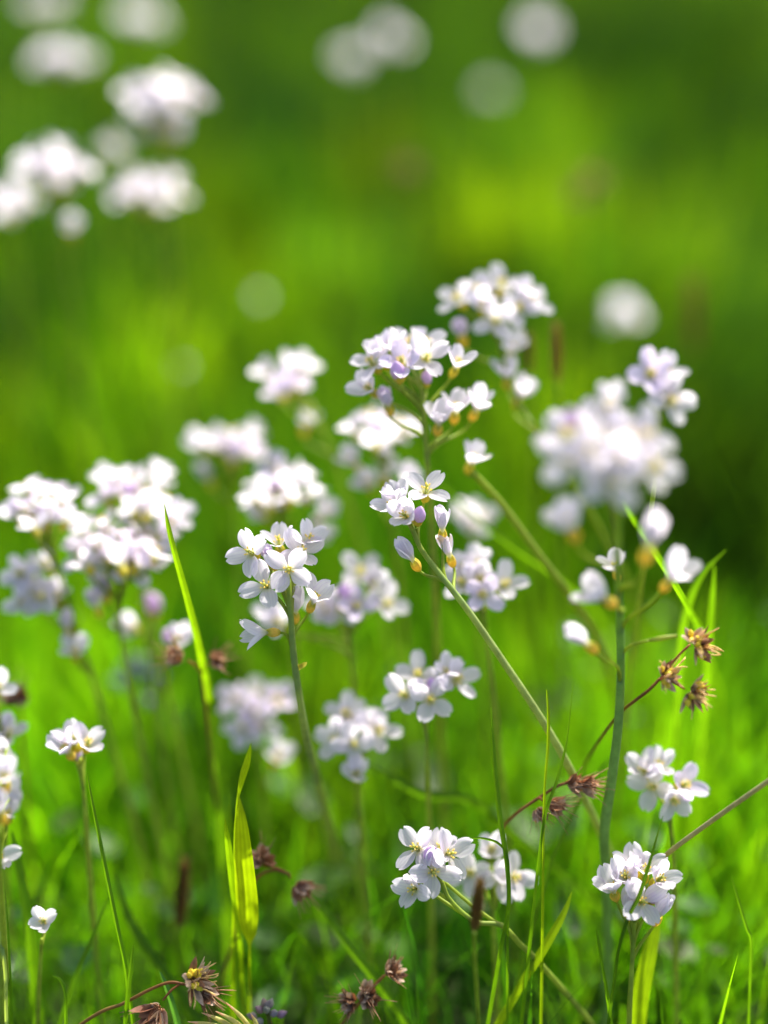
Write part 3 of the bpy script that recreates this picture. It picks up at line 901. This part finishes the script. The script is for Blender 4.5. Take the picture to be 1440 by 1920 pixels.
blade('small jagged blade standing low to the left of the crowded white flowers',
      [(1118, 1740, .485, 1), (1124, 1778, .485, 7), (1130, 1815, .485, 5), (1136, 1850, .486, 7), (1146, 1925, .489, 8)], MG, 0.8)
blade('slanting blade passing in front of the crowded white flowers',
      [(1243, 1530, .478, 1), (1230, 1575, .478, 4), (1214, 1630, .477, 7), (1198, 1680, .477, 8), (1178, 1720, .478, 7), (1160, 1780, .48, 6), (1150, 1850, .484, 6)], DG, 0.6)
blade('long bright blade slanting down right from beneath the nearest large head',
      [(1160, 930, .455, 3), (1195, 985, .463, 11), (1240, 1055, .475, 13), (1285, 1130, .50, 12), (1315, 1190, .545, 10), (1330, 1250, .60, 8)], MG, 0.5, spread=-.3)
blade('arching pair of soft blades, outer one, behind the small dark rush heads',
      [(1362, 1030, .515, 1), (1320, 1072, .52, 10), (1292, 1130, .525, 14), (1275, 1215, .535, 13), (1270, 1330, .555, 12)], MG, 0.4)
blade('soft upright blade behind the topmost small dark rush head',
      [(1340, 1060, .52, 2), (1336, 1120, .525, 9), (1330, 1200, .535, 11), (1322, 1300, .555, 12)], MG, 0.4)
blade('wide soft glowing leaf rising under the crowded white flowers',
      [(1236, 1712, .505, 4), (1226, 1752, .505, 22), (1212, 1810, .506, 30), (1198, 1880, .509, 34), (1190, 1950, .513, 34)], YG, 0.3)
blade('long soft leaf slanting down right past the two brown clustered rush heads',
      [(570, 1660, .53, 6), (610, 1712, .525, 16), (660, 1780, .52, 18), (715, 1850, .518, 18), (760, 1915, .518, 18)], MG, 0.3)
blade('bluish green bent leaf behind the pair of brown rush heads at the bottom',
      [(300, 1822, .492, 3), (312, 1850, .492, 10), (325, 1890, .493, 12), (338, 1940, .496, 13)], (0.05, 0.13, 0.05), 0.5)
blade('pale whitish blade edge low at the picture border',
      [(-6, 1735, .48, 4), (4, 1780, .48, 8), (10, 1830, .482, 7), (12, 1920, .486, 7)], (0.22, 0.28, 0.16), 0.6)
blade('tall blade beside the tiny single flower, near the picture border',
      [(8, 1652, .489, 1), (12, 1720, .489, 6), (16, 1800, .49, 8), (20, 1910, .494, 9)], MG, 0.6)
blade('soft wide blade leaning from the border toward the tiny single flower',
      [(22, 1560, .515, 3), (38, 1640, .515, 17), (55, 1740, .516, 21), (66, 1850, .52, 22)], MG, 0.3)
blade('slim blade crossing low toward the thin long one, lower part soft',
      [(205, 1680, .51, 2), (172, 1760, .508, 8), (145, 1822, .506, 10), (115, 1910, .506, 10)], MG, 0.4)
blade('hooked little blade curling over between the tiny flower and the corner',
      [(98, 1830, .488, 1), (112, 1836, .488, 5), (122, 1862, .488, 6), (124, 1925, .49, 7)], MG, 0.6)
blade('fine green blade bridging the kinked flower and the upright sharp blade',
      [(880, 1572, .489, 1), (905, 1572, .488, 4), (935, 1582, .487, 5), (952, 1612, .487, 5), (952, 1700, .49, 5)], MG, 0.6)
blade('soft leaf bent nearly flat behind the slim stem of the tidy low flowers',
      [(690, 1432, .545, 3), (740, 1462, .54, 16), (800, 1490, .54, 20), (880, 1500, .545, 16), (960, 1560, .55, 12)], DG, 0.3)
blade('curved blade with a lit kink at the lower right, standing clear of the flowers',
      [(1370, 1640, .5, 1), (1385, 1690, .498, 5), (1400, 1740, .497, 6), (1408, 1765, .497, 6), (1406, 1850, .5, 5)], MG, 0.6)
blade('soft upright blade left of the tidy low flowers, seen against the leaning stem',
      [(1165, 1395, .52, 1), (1100, 1480, .515, 5), (1040, 1600, .515, 7), (1010, 1700, .515, 7)], DG, 0.5)
blade('long faint stalk slanting from the leaning head to the thick yellow green stem',
      [(800, 880, .575, 4), (880, 960, .565, 8), (960, 1025, .555, 10), (1050, 1085, .565, 10), (1120, 1150, .59, 8), (1160, 1230, .63, 7)], MG, 0.6, spread=-.3)
blade('soft tall blade rising left of the glowing leaf pair',
      [(385, 1240, .55, 3), (398, 1330, .55, 16), (408, 1450, .555, 18), (415, 1560, .56, 18)], MG, 0.3)
blade('dark soft blade sloping down from the thin long one toward the bottom middle',
      [(215, 1640, .53, 4), (245, 1730, .528, 16), (290, 1800, .526, 20), (345, 1880, .526, 22)], DG, 0.3)

# a few tufts of yellower grass behind
def tuft(label, px, py, z, n, h, w, tint, rad):
    g = ground_at(px, py, z)
    x = rng.normal(0, rad, n); y = rng.normal(0, rad, n)
    t = np.array(tint, np.float32)[None, :] * rng.uniform(.8, 1.25, (n, 1)).astype(np.float32)
    me = blades_mesh('grass_tuft', x, y, rng.uniform(.55, 1, n) * h, rng.uniform(.7, 1.2, n) * w, rng.uniform(.05, .5, n), rng.uniform(0, 6.28, n), t, M_LEAF)
    o = link('grass_tuft', me)
    o.location = (g.x, g.y, 0)
    return tag(o, label, 'grass tuft', 'grass tufts behind the flowers')


tuft('brightest yellow green grass tuft, tall and blurred behind the highest flower head', 950, 450, 0.10, 110, 0.21, 0.0045, (0.13, 0.21, 0.006), 0.035)
tuft('paler yellow green tuft blurred just beside the brightest one', 840, 470, 0.09, 70, 0.16, 0.004, (0.12, 0.19, 0.012), 0.03)
tuft('blurred bright green tuft growing under the far cluster of white heads', 310, 460, 0.10, 90, 0.16, 0.004, (0.12, 0.19, 0.010), 0.04)
tuft('blurred lush green tuft at the picture border above the pale flower bank', 150, 760, 0.10, 80, 0.16, 0.0038, (0.085, 0.16, 0.010), 0.045)

# ------------------------------------------------------------------ wood rush: brown star shaped heads
BR, BR2, PALE, YEL = (0.055, 0.024, 0.014), (0.26, 0.12, 0.06), (0.62, 0.46, 0.34), (0.78, 0.68, 0.06)


def rush_head(parent, base, p, axis, size, seed, flowering=True, red=0.0):
    rr = random.Random(seed)
    axis = Vector(axis).normalized()
    if not flowering:
        size *= 1.35
    b, a = MB(), MB()
    nfl = 4 if flowering else 5
    for f in range(nfl):
        fa = f * 2.4 + rr.uniform(-.3, .3)
        o1 = axis.orthogonal().normalized()
        o2 = axis.cross(o1)
        spread = 0.15 if f == 0 else rr.uniform(0.6, 1.0) if flowering else rr.uniform(0.3, 0.55)
        fd = (axis + (o1 * math.cos(fa) + o2 * math.sin(fa)) * spread).normalized()
        c = p - base + fd * size * 0.22
        s1 = fd.orthogonal().normalized()
        s2 = fd.cross(s1)
        for k in range(5):
            an = k * math.pi * .4 + rr.uniform(-.3, .3)
            out = s1 * math.cos(an) + s2 * math.sin(an)
            td = (fd * rr.uniform(0.7, 1.2) + out * (0.75 if flowering else 0.3)).normalized()
            col = tuple(x + (y - x) * (rr.random() * 0.35 + red) for x, y in zip(BR, BR2))
            b.scale_leaf(c, td, out + fd * 0.2, size * (rr.uniform(.5, .72) if flowering else rr.uniform(.38, .56)), size * 0.12, col, PALE if rr.random() < .6 else BR2, 0.5, 5)
        if flowering:
            for k in range(3):
                an = rr.uniform(0, 6.28)
                td = (fd + (s1 * math.cos(an) + s2 * math.sin(an)) * .55).normalized()
                a.blob(c + td * size * 0.26, td, size * 0.36, size * 0.10, 7, 5, YEL)
            for k in range(3):
                an = rr.uniform(0, 6.28)
                td = (fd * 1.2 + (s1 * math.cos(an) + s2 * math.sin(an)) * .7).normalized()
                mid = c + td * size * .5 + Vector((rr.uniform(-1, 1), 0, rr.uniform(-1, 1))) * size * .06
                a.tube(catmull([c, mid, c + td * size * rr.uniform(.7, .95) + s1 * size * rr.uniform(-.15, .15)], 3), [size * .022] * 6 + [size * .010], 4, (0.68, 0.52, 0.2))
        else:
            for k in range(3):
                an = rr.uniform(0, 6.28)
                td = (fd * 1.1 + (s1 * math.cos(an) + s2 * math.sin(an)) * .5).normalized()
                a.tube([c, c + td * size * .5, c + td * size * rr.uniform(.75, 1.0)], [size * .016, size * .012, size * .006], 4, (0.4, 0.22, 0.12))
    h = b.build('flower_head', M_DRY, parent)
    a.build('anthers' if flowering else 'bristles', M_DRY, h)
    return h


def wood_rush(label, stem, heads, tint=(0.20, 0.13, 0.035), r=(0.0005, 0.0007), spread=0.8, red=0.0):
    P = [at(*s) for s in stem]
    pts = catmull(to_ground(P, spread), 10)
    base = pts[-1].copy()
    o = thing('wood_rush', base, label, 'rush', 'brown wood rushes in the grass')
    b = MB()
    n = len(pts)
    b.tube([p - base for p in pts], [r[0] + (r[1] - r[0]) * i / n for i in range(n)], 8,
           [tuple(x + (y - x) * min(1, max(0, i / n * 2.2 - .25)) for x, y in zip((0.20, 0.09, 0.03), tint)) for i in range(n)])
    for h in heads:
        (px, py, d, (ax, at_, au), size, row, fl) = h
        s = min(pts, key=lambda x: abs(row_of(x) - row))
        p = at(px, py, d)
        if (p - s).length > 0.002:
            b.tube(catmull([s - base, (s + p) / 2 - base + Vector((0, 0, .001)), p - base], 5), [0.0004] * 10 + [0.0003], 6, (0.28, 0.11, 0.04))
    b.build('stem', M_STEM, o)
    for i, h in enumerate(heads):
        (px, py, d, (ax, at_, au), size, row, fl) = h
        rush_head(o, base, at(px, py, d), (ax, -at_, au), size, int(px * 7 + py), fl, red)
    return o


wood_rush('sharp wood rush with three dark star heads and yellow anthers beside the thick stem',
    [(1238, 1272, .478), (1215, 1295, .478), (1185, 1318, .482), (1166, 1334, .488), (1135, 1372, .50), (1095, 1440, .53), (1075, 1520, .57)],
    [(1236, 1270, .478, (.8, .3, .4), 0.0100, 1275, True), (1294, 1208, .478, (.6, .6, .5), 0.0108, 1272, True), (1284, 1292, .477, (.9, .6, -.25), 0.0108, 1275, True)], tint=(0.16, 0.20, 0.03), spread=0.3)
wood_rush('wood rush with dark and pinkish heads drooping on a bowed reddish stem',
    [(348, 1846, .485), (318, 1842, .485), (280, 1856, .486), (230, 1882, .488), (160, 1915, .49)],
    [(352, 1838, .485, (.8, .2, .3), 0.0115, 1846, True), (305, 1876, .484, (-.5, .3, -.8), 0.0115, 1844, False), (366, 1850, .485, (.8, .3, -.4), 0.009, 1846, False)])
wood_rush('soft wood rush with two reddish brown heads crossed by fine green blades',
    [(1085, 1466, .498), (1050, 1472, .498), (1010, 1496, .499), (965, 1528, .502), (938, 1560, .52), (920, 1610, .555), (915, 1690, .60)],
    [(1078, 1468, .498, (.9, .2, .1), 0.009, 1470, False), (1055, 1470, .499, (.8, .2, .2), 0.008, 1470, False), (1018, 1502, .498, (.8, .3, -.1), 0.009, 1500, False), (1000, 1508, .498, (.3, .3, -.3), 0.007, 1505, False)], red=0.8)
wood_rush('soft wood rush with two dull mauve brown heads right beside the glowing broad leaf',
    [(545, 1640, .512), (515, 1632, .512), (490, 1640, .514), (470, 1665, .518), (450, 1720, .525)],
    [(545, 1648, .512, (.7, .3, -.5), 0.010, 1638, False), (490, 1622, .512, (.1, .3, .9), 0.009, 1640, False)], red=0.8)
wood_rush('dark wood rush with two blurred heads on a leaning stem at the bottom middle',
    [(722, 1828, .502), (700, 1850, .502), (675, 1880, .503), (645, 1915, .505)],
    [(722, 1828, .502, (.5, .2, .6), 0.0085, 1835, False), (685, 1868, .502, (.1, .3, .3), 0.0095, 1870, False), (668, 1876, .502, (-.3, .3, .2), 0.008, 1880, False)])
wood_rush('small brown wood rush head blurred where the tall bright blade crosses its stem',
    [(372, 1240, .525), (380, 1290, .53), (390, 1370, .54)],
    [(352, 1238, .522, (-.7, .3, .3), 0.009, 1265, False), (390, 1245, .527, (.6, .2, .5), 0.008, 1265, False)])
wood_rush('blurred brown wood rush head far back beside the brightest yellow tuft',
    [(1095, 385, .95), (1096, 450, .96)], [(1092, 385, .95, (0, .3, 1), 0.015, 390, False), (1105, 355, .95, (.3, .2, 1), 0.013, 390, False)])
wood_rush('blurred dull brown wood rush head far back left of the brightest tuft',
    [(772, 345, 1.0), (774, 400, 1.01)], [(768, 335, 1.0, (-.2, .3, 1), 0.014, 350, False)])
wood_rush('tan wood rush head blurred near the picture border above the two flowered plant',
    [(38, 1325, .56), (42, 1400, .57)], [(38, 1322, .56, (0, .4, .9), 0.011, 1340, False)])


# dark flowering grass spikes
def spike_grass(label, stem, top, length, rad, tint, seed):
    P = [at(*s) for s in stem]
    pts = catmull(to_ground(P, 0.3), 10)
    base = pts[-1].copy()
    o = thing('spike_grass', base, label, 'flowering grass', 'dark flowering grass spikes')
    b = MB()
    b.tube([p - base for p in pts], 0.0007, 8, (0.16, 0.24, 0.02))
    b.build('stem', M_STEM, o)
    rr = random.Random(seed)
    s = MB()
    a = pts[0] - base
    ax = (at(*top) - pts[0]).normalized()
    n = 70
    for i in range(n):
        u = i / n
        an = i * 2.4
        o1 = ax.orthogonal().normalized(); o2 = ax.cross(o1)
        out = o1 * math.cos(an) + o2 * math.sin(an)
        w = rad * (math.sin(math.pi * (0.12 + 0.84 * u)) ** .7)
        s.scale_leaf(a + ax * (u * length) + out * w * .35, (ax * 1.5 + out * .7), out, length * .16, w * .55, tuple(c * rr.uniform(.6, 1.5) for c in tint), (0.16, 0.10, 0.03), .4, 4)
    s.build('seed_spike', M_DRY, o)
    return o


spike_grass('dark brown grass spike standing right in front of the kinked flower stem',
    [(889, 1748, .457), (890, 1800, .462), (896, 1900, .472)], (902, 1640, .452), 0.0185, 0.0020, (0.05, 0.042, 0.012), 1)
spike_grass('reddish brown blurred grass spike right of the high lilac tinted head',
    [(1045, 720, .585), (1047, 800, .59)], (1043, 590, .58), 0.024, 0.0018, (0.14, 0.075, 0.018), 2)
spike_grass('shorter brown blurred grass spike hugging the trailing flowers of the high head',
    [(992, 700, .60), (996, 800, .61)], (990, 620, .6), 0.016, 0.0018, (0.14, 0.08, 0.018), 3)
spike_grass('tall dim brown grass spike blurred in the dark green above the lilac pair',
    [(1300, 660, .80), (1302, 740, .81)], (1300, 500, .79), 0.040, 0.0028, (0.10, 0.06, 0.016), 4)
spike_grass('slim dim brown grass spike blurred at the foot of the glowing leaf, left of it',
    [(335, 1740, .56), (336, 1800, .57)], (350, 1590, .555), 0.028, 0.0026, (0.07, 0.045, 0.014), 5)

# dry stalk at the right edge
ds = catmull(to_ground([at(1500, 1425, .47), at(1440, 1465, .474), at(1340, 1535, .482), at(1250, 1602, .494), at(1215, 1640, .53), at(1190, 1700, .58)], 0), 10)
b = MB()
b.tube([p - ds[-1] for p in ds], 0.00085, 8, (0.30, 0.30, 0.15))
o = b.build('dry_stalk', M_STEM)
o.location = ds[-1]
tag(o, 'bare greyish dry stalk slanting in from the right border', 'dry stalk')

# pale dry blades fanning at the bottom edge
g = at(470, 1960, .487)
o = thing('dry_grass_fan', (g.x, g.y, 0), 'fan of straw coloured dry blades tipped pink at the bottom border', 'dry grass')
for (p0, p1) in (((352, 1916), (420, 1930)), ((378, 1899), (438, 1928)), ((404, 1896), (458, 1930)), ((424, 1880), (472, 1930)), ((470, 1900), (486, 1935))):
    pts = [at(p0[0], p0[1], .487), at((p0[0] + p1[0]) / 2, (p0[1] + p1[1]) / 2 - 3, .488), at(*p1, .489), at(p1[0] + (p1[0] - p0[0]) * .45 + 8, p1[1] + 34, .491), at(p1[0] + (p1[0] - p0[0]) * .6 + 10, p1[1] + 90, .494), Vector((g.x + (p1[0] - 450) * 1e-4, g.y + .004, 0.0))]
    C = catmull(pts, 8)
    b = MB()
    b.tube([p - o.location for p in C], [0.00012 + 0.0007 * min(1, i / 9) for i in range(len(C))], 6,
           [(0.62, 0.42, 0.28) if i < 5 else (0.5, 0.48, 0.16) for i in range(len(C))])
    b.build('dry_blade', M_STEM, o)


# purple budded herb and the dim violet flower
def budded(label, name, cat, top, d, n, size, tint, grp=None):
    p = at(*top, d)
    base = Vector((p.x + .003, p.y + .01, -0.003))
    o = thing(name, base, label, cat)
    b = MB()
    b.tube(catmull([p - base, (p - base) * .5 + Vector((.002, 0, 0)), Vector((0, 0, 0))], 8), 0.0009, 8, (0.1, 0.13, 0.04))
    b.build('stem', M_STEM, o)
    rr = random.Random(3)
    for i in range(n):
        a = i * 2.4
        u = i / n
        d_ = Vector((math.cos(a) * (1 - .6 * (1 - u)), math.sin(a) * .6, 1.1 - u * 1.2)).normalized()
        q = MB()
        q.blob(p - base + Vector((0, 0, -u * size * 1.3)) + d_ * size * .8 * (.4 + u), d_, size * .7, size * .24, 8, 6, tuple(c * rr.uniform(.8, 1.2) for c in tint), .8)
        q.build('bud', M_DRY, o)
    return o


budded('small purplish budded herb poking up at the bottom border beside the dry fan', 'budded_herb', 'herb', (500, 1890), .496, 11, 0.006, (0.26, 0.20, 0.21))
budded('dim violet blue flower spike blurred deep among stems under the pale bank', 'violet_flower', 'wildflower', (255, 1255), .66, 12, 0.012, (0.13, 0.13, 0.20))
